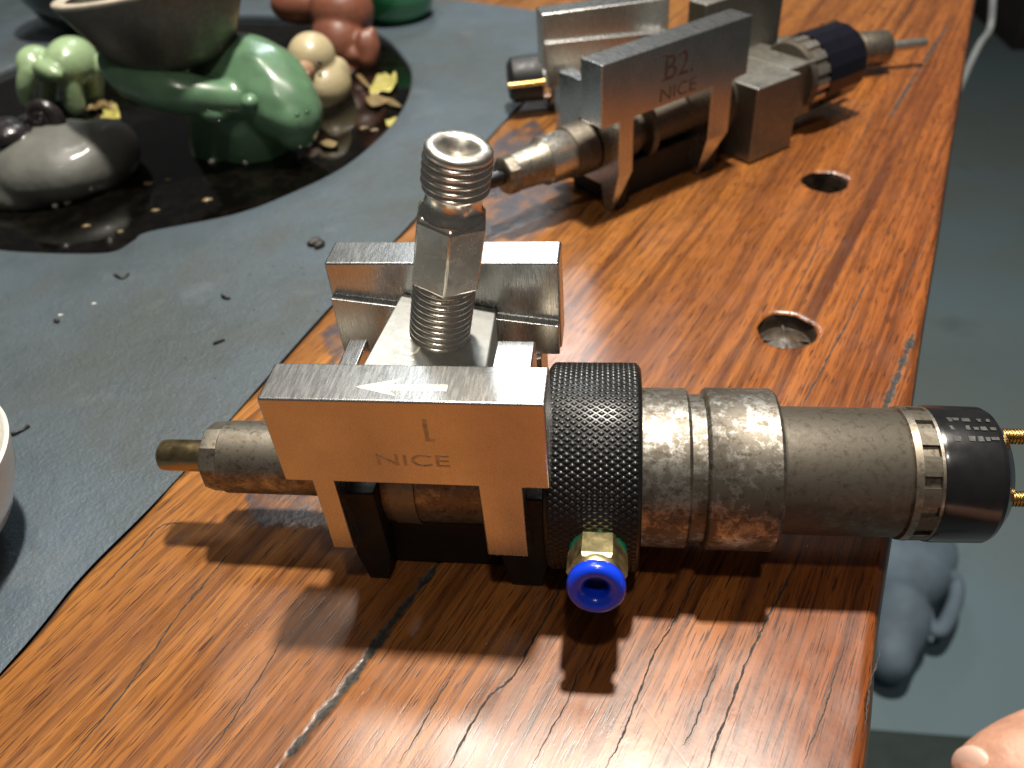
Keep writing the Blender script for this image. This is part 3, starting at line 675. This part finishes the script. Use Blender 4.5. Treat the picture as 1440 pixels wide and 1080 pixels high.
text('etched_number', 'B2.', 9.4, ENGR, basis((-19.4, -42.43, 47.4), (1, 0, 0), (0, 0, 1)), p2, width=0.95)
for z in (47.4, 56.3): box('etched_serif', (-20.4, -17.8, -42.46, -42.38, z, z+0.6), ENGR, p2, bev=0)
text('etched_name', 'NICE', 5.2, ENGR, basis((-21.0, -42.43, 39.9), (1, 0, 0), (0, 0, 1)), p2, width=1.2)

for xa, xb in ((-39.8, -32.9), (7.3, 18.9)):   # leg ends drawn out to a point on the table
    V = [(xa, -42.1, 16.6), (xb, -42.1, 16.6), (xb, -31, 16.6), (xa, -31, 16.6), (xa+0.2, -37.6, 0.3), (xa+1.6, -37.6, 0.3), (xa+1.6, -33, 0.3), (xa+0.2, -33, 0.3)]
    mesh('leg_point', V, boxvf(0, 1, 0, 1, 0, 1)[1], STEEL, c2, bev=0.3)
i2 = thing('fuel_injector', 'fuel injector with navy cap and square steel body held by clamp B2', 'fuel injector', Q2, math.radians(41.0))
cb = (-5.2, 23.0)
lathe('nozzle_tip', [(-88, 0), (-88, 1.6), (-86, 2.8), (-60, 2.9)], BLACKPL, i2, c=cb, seg=40)
lathe('nozzle_nut', [(-63.2, 2.8), (-63, 6.4), (-62.4, 7.2), (-58.6, 7.3), (-58.0, 7.0)], NOSE, i2, c=cb, seg=8, phase=0.2, ang=25)
lathe('nozzle_holder', [(-58.6, 6.4), (-58.2, 6.9), (-56, 7.1), (-47, 7.7), (-45.5, 8.6), (-44.8, 8.8)], NOSE, i2, c=cb)
lathe('turned_sleeve', [(-45.2, 8.0), (-44.8, 9.1), (-34, 9.2), (-33.6, 9.0), (-33.5, 8.0)], BRIGHT, i2, c=cb)
lathe('body', [(-33.8, 8.4), (-33.4, 9.8), (-30, 10.2), (-24, 10.3), (-23.8, 9.2), (-21, 9.2), (-20.8, 10.4), (-4, 10.5), (-3.6, 9.0), (0, 9.0), (0.2, 13.0), (3, 13.2), (3.2, 9), (26, 9.2), (26.2, 12), (38, 12.2), (38.2, 15.0), (42.6, 15.2), (43, 13), (48, 13)], SLEEVE, i2, c=cb)
box('square_body', (46.5, 72, -27.5, 13, 0.3, 32.2), DARKST, i2, bev=0.8)
box('square_body_step', (71.5, 90, -21.0, 11, 8, 31.9), DARKST, i2, bev=1.2)
box('raised_fin', (52, 100, 9.5, 20, 12, 56), DARKST, i2, bev=0.8)
cq = (-9.0, 21.5)
slr = lathe('slotted_ring', [(85, 10), (85.2, 15.0), (97.8, 15.0), (98, 10)], SLEEVE, i2, c=cq)
for k in range(16):
    a = 2*math.pi*k/16
    V = []
    for aa in (a-0.11, a, a+0.11):
        for x, r in ((88.0, 14.8), (88.0, 15.9), (98, 15.9), (98, 14.8)): V.append((x, cq[0]+r*math.cos(aa), cq[1]+r*math.sin(aa)))
    Fc = []
    for q in range(2):
        for e in range(4): Fc.append((q*4+e, q*4+(e+1) % 4, (q+1)*4+(e+1) % 4, (q+1)*4+e))
    mesh('ring_tooth', V, Fc+[(0, 1, 2, 3), (11, 10, 9, 8)], BRIGHT, slr)
lathe('solenoid_cap', [(95.5, 15.2), (95.7, 16.4), (97, 16.6), (119, 16.4), (120.6, 15.6), (121, 14), (121, 0)], NAVYPL, i2, c=cq, seg=18, ang=15)
for yy_, zz in ((2.0, 33.0), (-10.5, 24.5)):
    lathe('terminal_stud', [(120.5, 1.7), (129, 1.6), (130.5, 0.8), (130.6, 0)], GOLD, i2, c=(cq[0]+9+yy_, zz), seg=20)

# ---------------------------------------------------------------- third injector, lying the other way round behind
TH3 = math.radians(13)
i3 = thing('fuel_injector', 'fuel injector lying behind clamp B2 with black cap on the slate', 'fuel injector', (-48.3, 397.6, 0), TH3)
c3 = (0, 11.2)
lathe('solenoid_cap', [(-8, 0), (-8, 8.2), (-6, 10.6), (8, 11), (8.2, 9)], MATBLACK, i3, c=(0, 15.5), seg=48, ang=30)
lathe('crimp_ring', [(7.8, 9), (8, 11.2), (11, 11.2), (11.2, 9)], BRIGHT, i3, c=(0, 15.5))
lathe('body', [(11, 8.5), (11.2, 10.5), (60, 10.8), (111, 10.6), (150, 10.2), (157, 9.4), (158, 8.0)], SLEEVE, i3, c=c3)
lathe('nozzle_holder', [(157, 7.4), (158, 8.6), (168, 8.6), (168.4, 8.0), (170, 8.0), (170.4, 8.5), (182, 8.2), (184, 6.6), (184.5, 4)], NOSE, i3, c=c3)
lathe('nozzle_tip', [(184, 2.7), (202, 2.5), (204, 1.7), (204.2, 0)], BRIGHT, i3, c=c3, seg=40)
lathe('contact_pin', [(-9, 0), (-9, 1.2), (6, 1.2), (7.5, 1.5), (8.5, 1.4), (8.6, 0)], GOLD, i3, c=(-10.7, 17.0), seg=16)

# ---------------------------------------------------------------- tea figures in the basin
def B(px, py, Y, rx, ry, rd, e=(0, 0, 0)):
    p = at(px, py, y=Y); k = pxmm(p); return (tuple(p), (rx/k, rd, ry/k/0.93), e)
def tp(pts): return [tuple(at(a, b, y=Y)) for a, b, Y in pts]
# buffalo
hornpts = tp([(150, 64, 356), (160, 92, 350), (190, 112, 346), (240, 128, 343), (290, 136, 346), (335, 140, 352)])
hr = [3.2, 7.0, 9.6, 10.2, 9.0, 8.0]
bf = blob('buffalo_figurine', [('tube', hornpts, hr), ('tube', tp([(335, 118, 374), (368, 122, 370), (392, 142, 362), (410, 160, 357)]), [24, 22, 19, 15]), B(414, 162, 355, 33, 32, 14), B(418, 184, 355, 28, 24, 13),
     ('tube', tp([(325, 150, 370), (326, 195, 372), (330, 238, 372)]), [21, 21, 21]), ('tube', tp([(352, 170, 366), (362, 205, 366), (364, 240, 366)]), [20, 18, 17]), B(312, 142, 350, 22, 14, 7)], CELD, None, 1.2, 18)
tag(bf, 'glossy green buffalo head figurine with a long curved horn carrying the brown cup', 'figurine')
p = at(342, 147, y=349.5)
# eye ring
blob('eye', [B(352, 142, 346, 13, 10, 5.0)], CELD, bf, 0.6, 2)
blob('ear', [('tube', tp([(318, 150, 348), (300, 160, 343), (284, 156, 340)]), [5, 5.2, 2.4])], CELD, bf, 0.8, 4)
for q_ in ((433, 158), (418, 162)): blob('nostril', [B(q_[0], q_[1], 341.0, 3.6, 2.6, 1.4)], DKGR, bf, 0.4, 1)
# brown cup resting on the buffalo, tipped to the left
cb_ = at(254, 82, y=366); cp = thing('tea_strainer_cup', 'brown tarnished cup with pale worn rim tipped on the buffalo figurine', 'cup', tuple(cb_), rot=(math.radians(-3), math.radians(-6), 0))
lathe('cup_wall', [(-1, 0), (-1, 22), (0, 24.5), (3, 27), (31, 41.8), (32.6, 42), (32.4, 38.0), (6, 24), (4, 0)], BRNCUP, cp, 'z', seg=80)
lathe('cup_rim', [(31.8, 42.1), (32.6, 42.6), (33.6, 42.2), (33.9, 40.2), (33.6, 37.6), (32.5, 37)], RIM, cp, 'z', seg=80, ang=60, caps=False)
# elephant
ep = blob('elephant_figurine', [B(101, 86, 425, 32, 30, 17), B(50, 89, 418, 23, 22, 12), ('tube', tp([(42, 100, 410), (37, 118, 408), (36, 138, 408), (40, 146, 408)]), [5.4, 5.0, 3.8, 2.8]),
     ('tube', tp([(60, 95, 408), (72, 102, 405), (82, 105, 404)]), [5.0, 4.6, 2.6]), ('tube', tp([(98, 105, 417), (102, 128, 415), (106, 148, 415)]), [7.0, 5.6, 5.6]),
     ('tube', tp([(130, 92, 430), (132, 120, 432), (132, 145, 432)]), [7.0, 5.6, 5.4]), ('tube', tp([(72, 100, 432), (70, 130, 436), (70, 150, 438)]), [6, 5, 5])], CEL, None, 0.9, 5)
tag(ep, 'pale green elephant figurine with drooping ear beside the black snail shell', 'figurine')
# pebble
pb = blob('pebble', [B(85, 228, 332, 92, 48, 30, (0, 0, 0.15)), B(140, 220, 338, 48, 44, 26), B(20, 255, 326, 60, 34, 22), B(60, 250, 330, 80, 34, 28)], STONE, None, 1.4, 14)
tag(pb, 'large wet grey pebble lying in the dark water', 'pebble')
# snail shell on the pebble
def snail():
    P = []; Rr = []; c = at(60, 160, y=338); k = 1.0
    for i in range(90):
        a = i/89*2*math.pi*2.6; r = 1.2*math.exp(0.125*a)
        P.append((c[0]+r*math.cos(-a+0.6), c[1]-5+a*0.35, c[2]-1+r*math.sin(-a+0.6))); Rr.append(0.50*r+0.3)
    o = tube('snail_shell', P, Rr, SNAIL, None, 14)
    foot = blob('snail_base', [B(40, 194, 330, 50, 11, 10), B(10, 188, 326, 28, 15, 9), B(75, 186, 333, 22, 8, 8), B(5, 178, 328, 18, 11, 8)], SNAIL, o, 1.0, 2)
    tag(o, 'black coiled snail shell on the wet pebble', 'snail shell')
snail()
# duck
dk = blob('duck_figurine', [B(438, 78, 432, 33, 29, 14), ('tube', tp([(428, 95, 424), (422, 100, 420), (417, 98, 417)]), [5.6, 4.6, 3.2]), B(420, 97, 420, 17, 7, 6), B(462, 118, 432, 31, 32, 17), B(478, 105, 436, 14, 22, 9), B(440, 120, 434, 30, 30, 13), B(455, 135, 430, 34, 20, 15)], DUCK, None, 0.9, 5)
tag(dk, 'cream clay duck figurine with a round head beside the buffalo figurine', 'figurine')
blob('beak', [('tube', tp([(430, 98, 419), (418, 102, 413), (409, 99, 410)]), [5.2, 4.6, 2.8]), B(418, 105, 412, 18, 4.5, 5.0)], BEAK, dk, 0.6, 3)
blob('eye', [B(450, 88, 419.5, 3.2, 3.2, 1.0)], SNAIL, dk, 0.35, 1)
# clay figure
cl = blob('clay_figurine', [B(480, 15, 500, 46, 40, 20), B(478, 60, 490, 40, 42, 18), ('tube', tp([(522, 45, 484), (520, 65, 482), (516, 82, 480)]), [3.5, 6.5, 7.0]), B(500, 75, 482, 22, 14, 9), B(480, 92, 486, 45, 18, 16), B(425, 5, 520, 46, 26, 14), B(515, 70, 482, 14, 26, 8),
     B(485, -45, 505, 30, 34, 14)], CLAY, None, 1.2, 5)
tag(cl, 'red-brown clay figurine sitting in the basin behind the duck figurine', 'figurine')
# cups and bowl behind
g = at(571, 36, z=0.4); r = 24
gc = lathe('green_cup', [(0, 0), (0, 17), (1.2, 19), (6, 23), (14, 25.5), (30, 26.5), (31, 26), (30, 25), (14, 24), (5, 18), (4, 0)], GRCUP, None, 'z', seg=72)
gc.location = Vector((-150, 562, 0.4))*S; tag(gc, 'jade green tea cup on the slate behind the clay figurine', 'cup')
bw = lathe('green_bowl', [(0, 0), (0, 22), (2, 26), (10, 36), (24, 44), (40, 46), (41, 45), (24, 42), (8, 30), (5, 0)], DKGR, None, 'z', seg=80)
bw.location = Vector((-372, 575, 0.4))*S; tag(bw, 'dark green glazed bowl on the slate behind the elephant figurine', 'bowl')
wc = lathe('white_cup', [(0, 0), (0, 17), (2.5, 17.5), (4, 22), (10, 28), (20, 33), (29, 35.2), (29.6, 34.6), (29, 33.8), (20, 31), (8, 22), (5, 0)], WHITE, None, 'z', seg=96)
wq = at(25, 688, z=24); wc.location = Vector((wq[0]-38.0, wq[1]-5, 0.4))*S; tag(wc, 'white porcelain tea cup on the slate near the injector nozzle', 'cup')

# floating leaves and scraps
def leaf(name, pts, mat, label, curl=2.0, z=-2.6):
    q = [at(a, b, z=z)[:2] for a, b in pts]; q = np.array(catmull(q+[q[0]], 4)[:-1]); c = q.mean(0); V = []; Fc = []; n = len(q)
    for f_ in (0.0, 0.4, 0.75, 1.0):
        for i, p in enumerate(q):
            r_ = c+(p-c)*max(f_, 0.02); V.append((r_[0], r_[1], z+0.3+curl*f_*f_*(0.6+0.4*math.sin(i*1.1+f_*3))))
    for k in range(3):
        for i in range(n): Fc.append((k*n+i, k*n+(i+1) % n, (k+1)*n+(i+1) % n, (k+1)*n+i))
    Fc.append(tuple(range(n)))
    o = mesh(name, V, Fc, mat, None, smooth=True); s = o.modifiers.new('thick', 'SOLIDIFY'); s.thickness = 0.5*S
    return tag(o, label, 'leaf scrap')
leaf('leaf_scrap', [(520, 128), (530, 112), (540, 106), (548, 110), (557, 106), (558, 120), (550, 131), (535, 134), (522, 138)], LEAFM, 'torn yellow-green leaf floating by the edge of the basin', 1.8)
leaf('leaf_scrap', [(514, 140), (525, 136), (545, 140), (562, 149), (567, 155), (556, 150), (540, 147), (530, 153), (518, 149)], LEAFB, 'curled tan leaf below the yellow-green leaf', 1.2)
leaf('leaf_scrap', [(542, 172), (558, 168), (556, 178), (546, 181)], LEAFM, 'small yellow scrap at the rim of the basin', 1.0)
leaf('leaf_scrap', [(120, 152), (135, 147), (158, 148), (162, 158), (150, 158), (136, 155), (125, 160)], LEAFB, 'tan leaf scrap between the elephant figurine and the pebble', 4.0)
leaf('leaf_scrap', [(148, 160), (166, 155), (170, 172), (158, 180), (145, 175)], LEAFM, 'olive leaf scrap against the pebble', 4.0)
leaf('leaf_scrap', [(393, 84), (403, 74), (405, 88), (398, 90)], LEAFM, 'yellow scrap under the beak of the duck figurine', 1.5)
leaf('leaf_scrap', [(500, 105), (507, 107), (521, 122), (517, 124), (505, 112)], LEAFB, 'thin tan stalk at the foot of the clay figurine', 0.8)
leaf('leaf_scrap', [(448, 203), (460, 200), (475, 203), (470, 209), (455, 208)], LEAFB, 'tan floating scrap in front of the buffalo figurine', 0.8)
for a, b, r_ in [(207, 258, 2.2), (217, 296, 1.6), (290, 281, 2.0), (235, 253, 1.5), (120, 318, 1.6), (510, 180, 2.0), (525, 183, 1.8), (168, 326, 1.2)]:
    q = at(a, b, z=-2.9); o = blob('floating_bit', [(tuple(q), (r_, r_*0.7, 0.7), (0, 0, a)), (tuple(q+np.array([r_, 0.4, 0])), (r_*0.5, r_*0.5, 0.5))], LEAFB, None, 0.35, 1)
    tag(o, 'tiny tan bit floating on the dark water', 'floating bit', 'bits floating in the basin')
# clear wet droplets along the pebble's waterline
for a, b, r_ in [(147, 261, 2.4), (113, 276, 1.3), (94, 284, 1.5), (77, 289, 1.1), (162, 250, 1.0), (345, 228, 1.2), (297, 227, 1.4)]:
    q = at(a, b, z=-2.6); o = blob('water_droplet', [(tuple(q), (r_, r_, 1.0)), (tuple(q+np.array([r_*0.7, 0.5, 0])), (r_*0.6, r_*0.6, 0.8))], CHROME if False else WHITE, None, 0.3, 2)
    tag(o, 'tiny white foam bead on the dark water', 'foam bead', 'foam beads on the water')

# crumbs on the slate
def crumb(px, py, pts, r, label):
    c = at(px, py, z=0.4); k = pxmm(c)
    P = [(c[0]+a/k, c[1]-b/k*1.5, 0.7+0.5*(i % 2)) for i, (a, b) in enumerate(pts)]
    o = tube('tea_crumb', catmull(P, 4), r, CRUMB, None, 7); tag(o, label, 'tea crumb')
crumb(445, 344, [(-8, 3), (-2, -3), (5, -2), (8, 3), (2, 6)], 1.7, 'fat dark crumb on the slate beside the rear clamp bar')
crumb(172, 388, [(-12, -1), (-3, 3), (5, 5), (9, -2)], 0.45, 'bent black thread of tea on the slate near the basin')
crumb(318, 418, [(-7, -2), (0, 2), (8, 3)], 0.55, 'short black stalk on the slate below the basin')
crumb(308, 482, [(-6, 3), (0, 0), (6, -4)], 0.45, 'slanting black sliver on the slate above the nozzle')
crumb(28, 607, [(-9, 6), (-2, 4), (4, -2), (9, -7)], 0.5, 'curled black thread of tea beside the white cup')
crumb(80, 452, [(-2, 1), (2, 0), (3, 2)], 0.7, 'round black speck on the slate by the pale smear')
for k_ in range(14):
    a, b = random.uniform(200, 470), random.uniform(340, 640)
    if b > 1000-1.06*a - 40: continue
    q = at(a, b, z=0.4); o = blob('dust_speck', [(tuple(q), (0.35, 0.3, 0.2)), (tuple(q+np.array([0.3, 0.1, 0])), (0.2, 0.2, 0.15))], CRUMB, None, 0.12, 1)
    tag(o, 'tiny dark speck on the slate', 'speck', 'specks scattered on the slate')
for a, b in [(131, 427), (84, 443)]:
    q = at(a, b, z=0.4); o = blob('water_bead', [(tuple(q), (0.6, 0.45, 0.3)), (tuple(q+np.array([0.8, 0.3, 0])), (0.4, 0.3, 0.2))], WHITE, None, 0.2, 1)
    tag(o, 'tiny pale bead in the smear on the slate', 'bead', 'pale beads on the slate')

# ---------------------------------------------------------------- things beyond the board
# cloth bag hanging below the table edge
bgp = lambda a, b, Y: tuple(at(a, b, y=Y))
def Bf(px, py, Y, rx, ry, rd): return B(px, py, Y, rx, ry, rd)
bag = thing('cloth_bag', 'blue-grey cloth bag with a loop handle on the floor under the table edge', 'bag')
blob('bag_body', [B(1262, 800, 590, 72, 60, 50), B(1262, 870, 525, 44, 60, 40), B(1250, 915, 490, 36, 42, 35), B(1300, 775, 610, 45, 36, 45)], CLOTH, bag, 5, 40)
tube('handle', catmull(tp([(1305, 805, 580), (1325, 803, 578), (1344, 818, 572), (1342, 850, 548), (1324, 884, 520), (1308, 880, 522), (1298, 855, 540), (1286, 842, 550)]), 6), 8.0, CLOTH, bag, 10)
mt = prism('dark_floor_slab', [tuple(at(a, b, z=FZ)[:2]) for a, b in [(1225, 1034), (1300, 1040), (1385, 1046), (1500, 1055), (1560, 1250), (1100, 1250), (1120, 1030)]], FZ+2, FZ+14, SLABM, None, 'z', bev=3)  # flat dark green slab just above the floor
tag(mt, 'dark green slab on the floor below the hand', 'mat')
bx_ = thing('storage_box', 'dark brown box standing on the floor beside the grey cord', 'box', (1325, 2500, FZ))
box('box_body', (-300, 500, -140, 300, 0, 420), BOXM, bx_, bev=8)
box('box_lid', (-312, 512, -152, 312, 421, 470), BOXM, bx_, bev=8)
box('base_strip', (-306, 506, -146, 306, -2, 40), CRUMB, bx_, bev=4)
cdp = tp([(1398, -40, 640), (1396, 0, 630), (1392, 40, 620), (1378, 62, 600), (1364, 90, 585), (1352, 118, 570), (1338, 150, 560)])
co = tube('grey_cord', catmull(cdp, 8), 2.6, CORDM, None, 10); tag(co, 'grey cord hanging at the edge of the table beyond the navy cap', 'cord')

# ---------------------------------------------------------------- hand at the board's right edge
def hand():
    E = np.array; tip = at(1394, 1096, x=62)
    th = [tip, at(1440, 1082, x=67), at(1505, 1072, x=76), at(1640, 1090, x=98), at(1780, 1150, x=118)]
    parts = [('tube', [tuple(p_) for p_ in th], [6.2, 8.0, 9.4, 10.5, 14.0])]
    wr = tip+E([92, -62, -34]); palm = tip+E([84, -18, -40])
    parts += [('tube', [tuple(wr+E([60, -60, -20])), tuple(wr), tuple(tip+E([80, -40, -36])), tuple(palm)], [27, 23, 21, 18])]
    parts += [('tube', [tuple(wr), tuple(tip+E([78, -4, -44])), tuple(tip+E([74, 12, -48]))], [20, 15, 11])]
    for k in range(4):
        kn = tip+E([56+k*9, 14+k*2, -38-k*9]); a = kn+E([10, 12-k*2, -16]); b = a+E([2, -8, -22]); c_ = b+E([-2, -18, -4])
        parts.append(('tube', [tuple(palm+E([0, k*2, -k*5])), tuple(kn), tuple(a), tuple(b), tuple(c_)], [11, 9.5, 8.8, 8.0, 6.6]))
    h = blob('hand', parts, SKIN, None, 1.1, 5); tag(h, 'bare hand with its thumb beside the right edge of the board', 'hand')
    nl = blob('thumbnail', [(tuple(at(1366, 1078, x=58.6)), (1.6, 3.2, 4.4), (0.2, 0.3, 0.35))], NAIL, h, 0.4, 3)
hand()
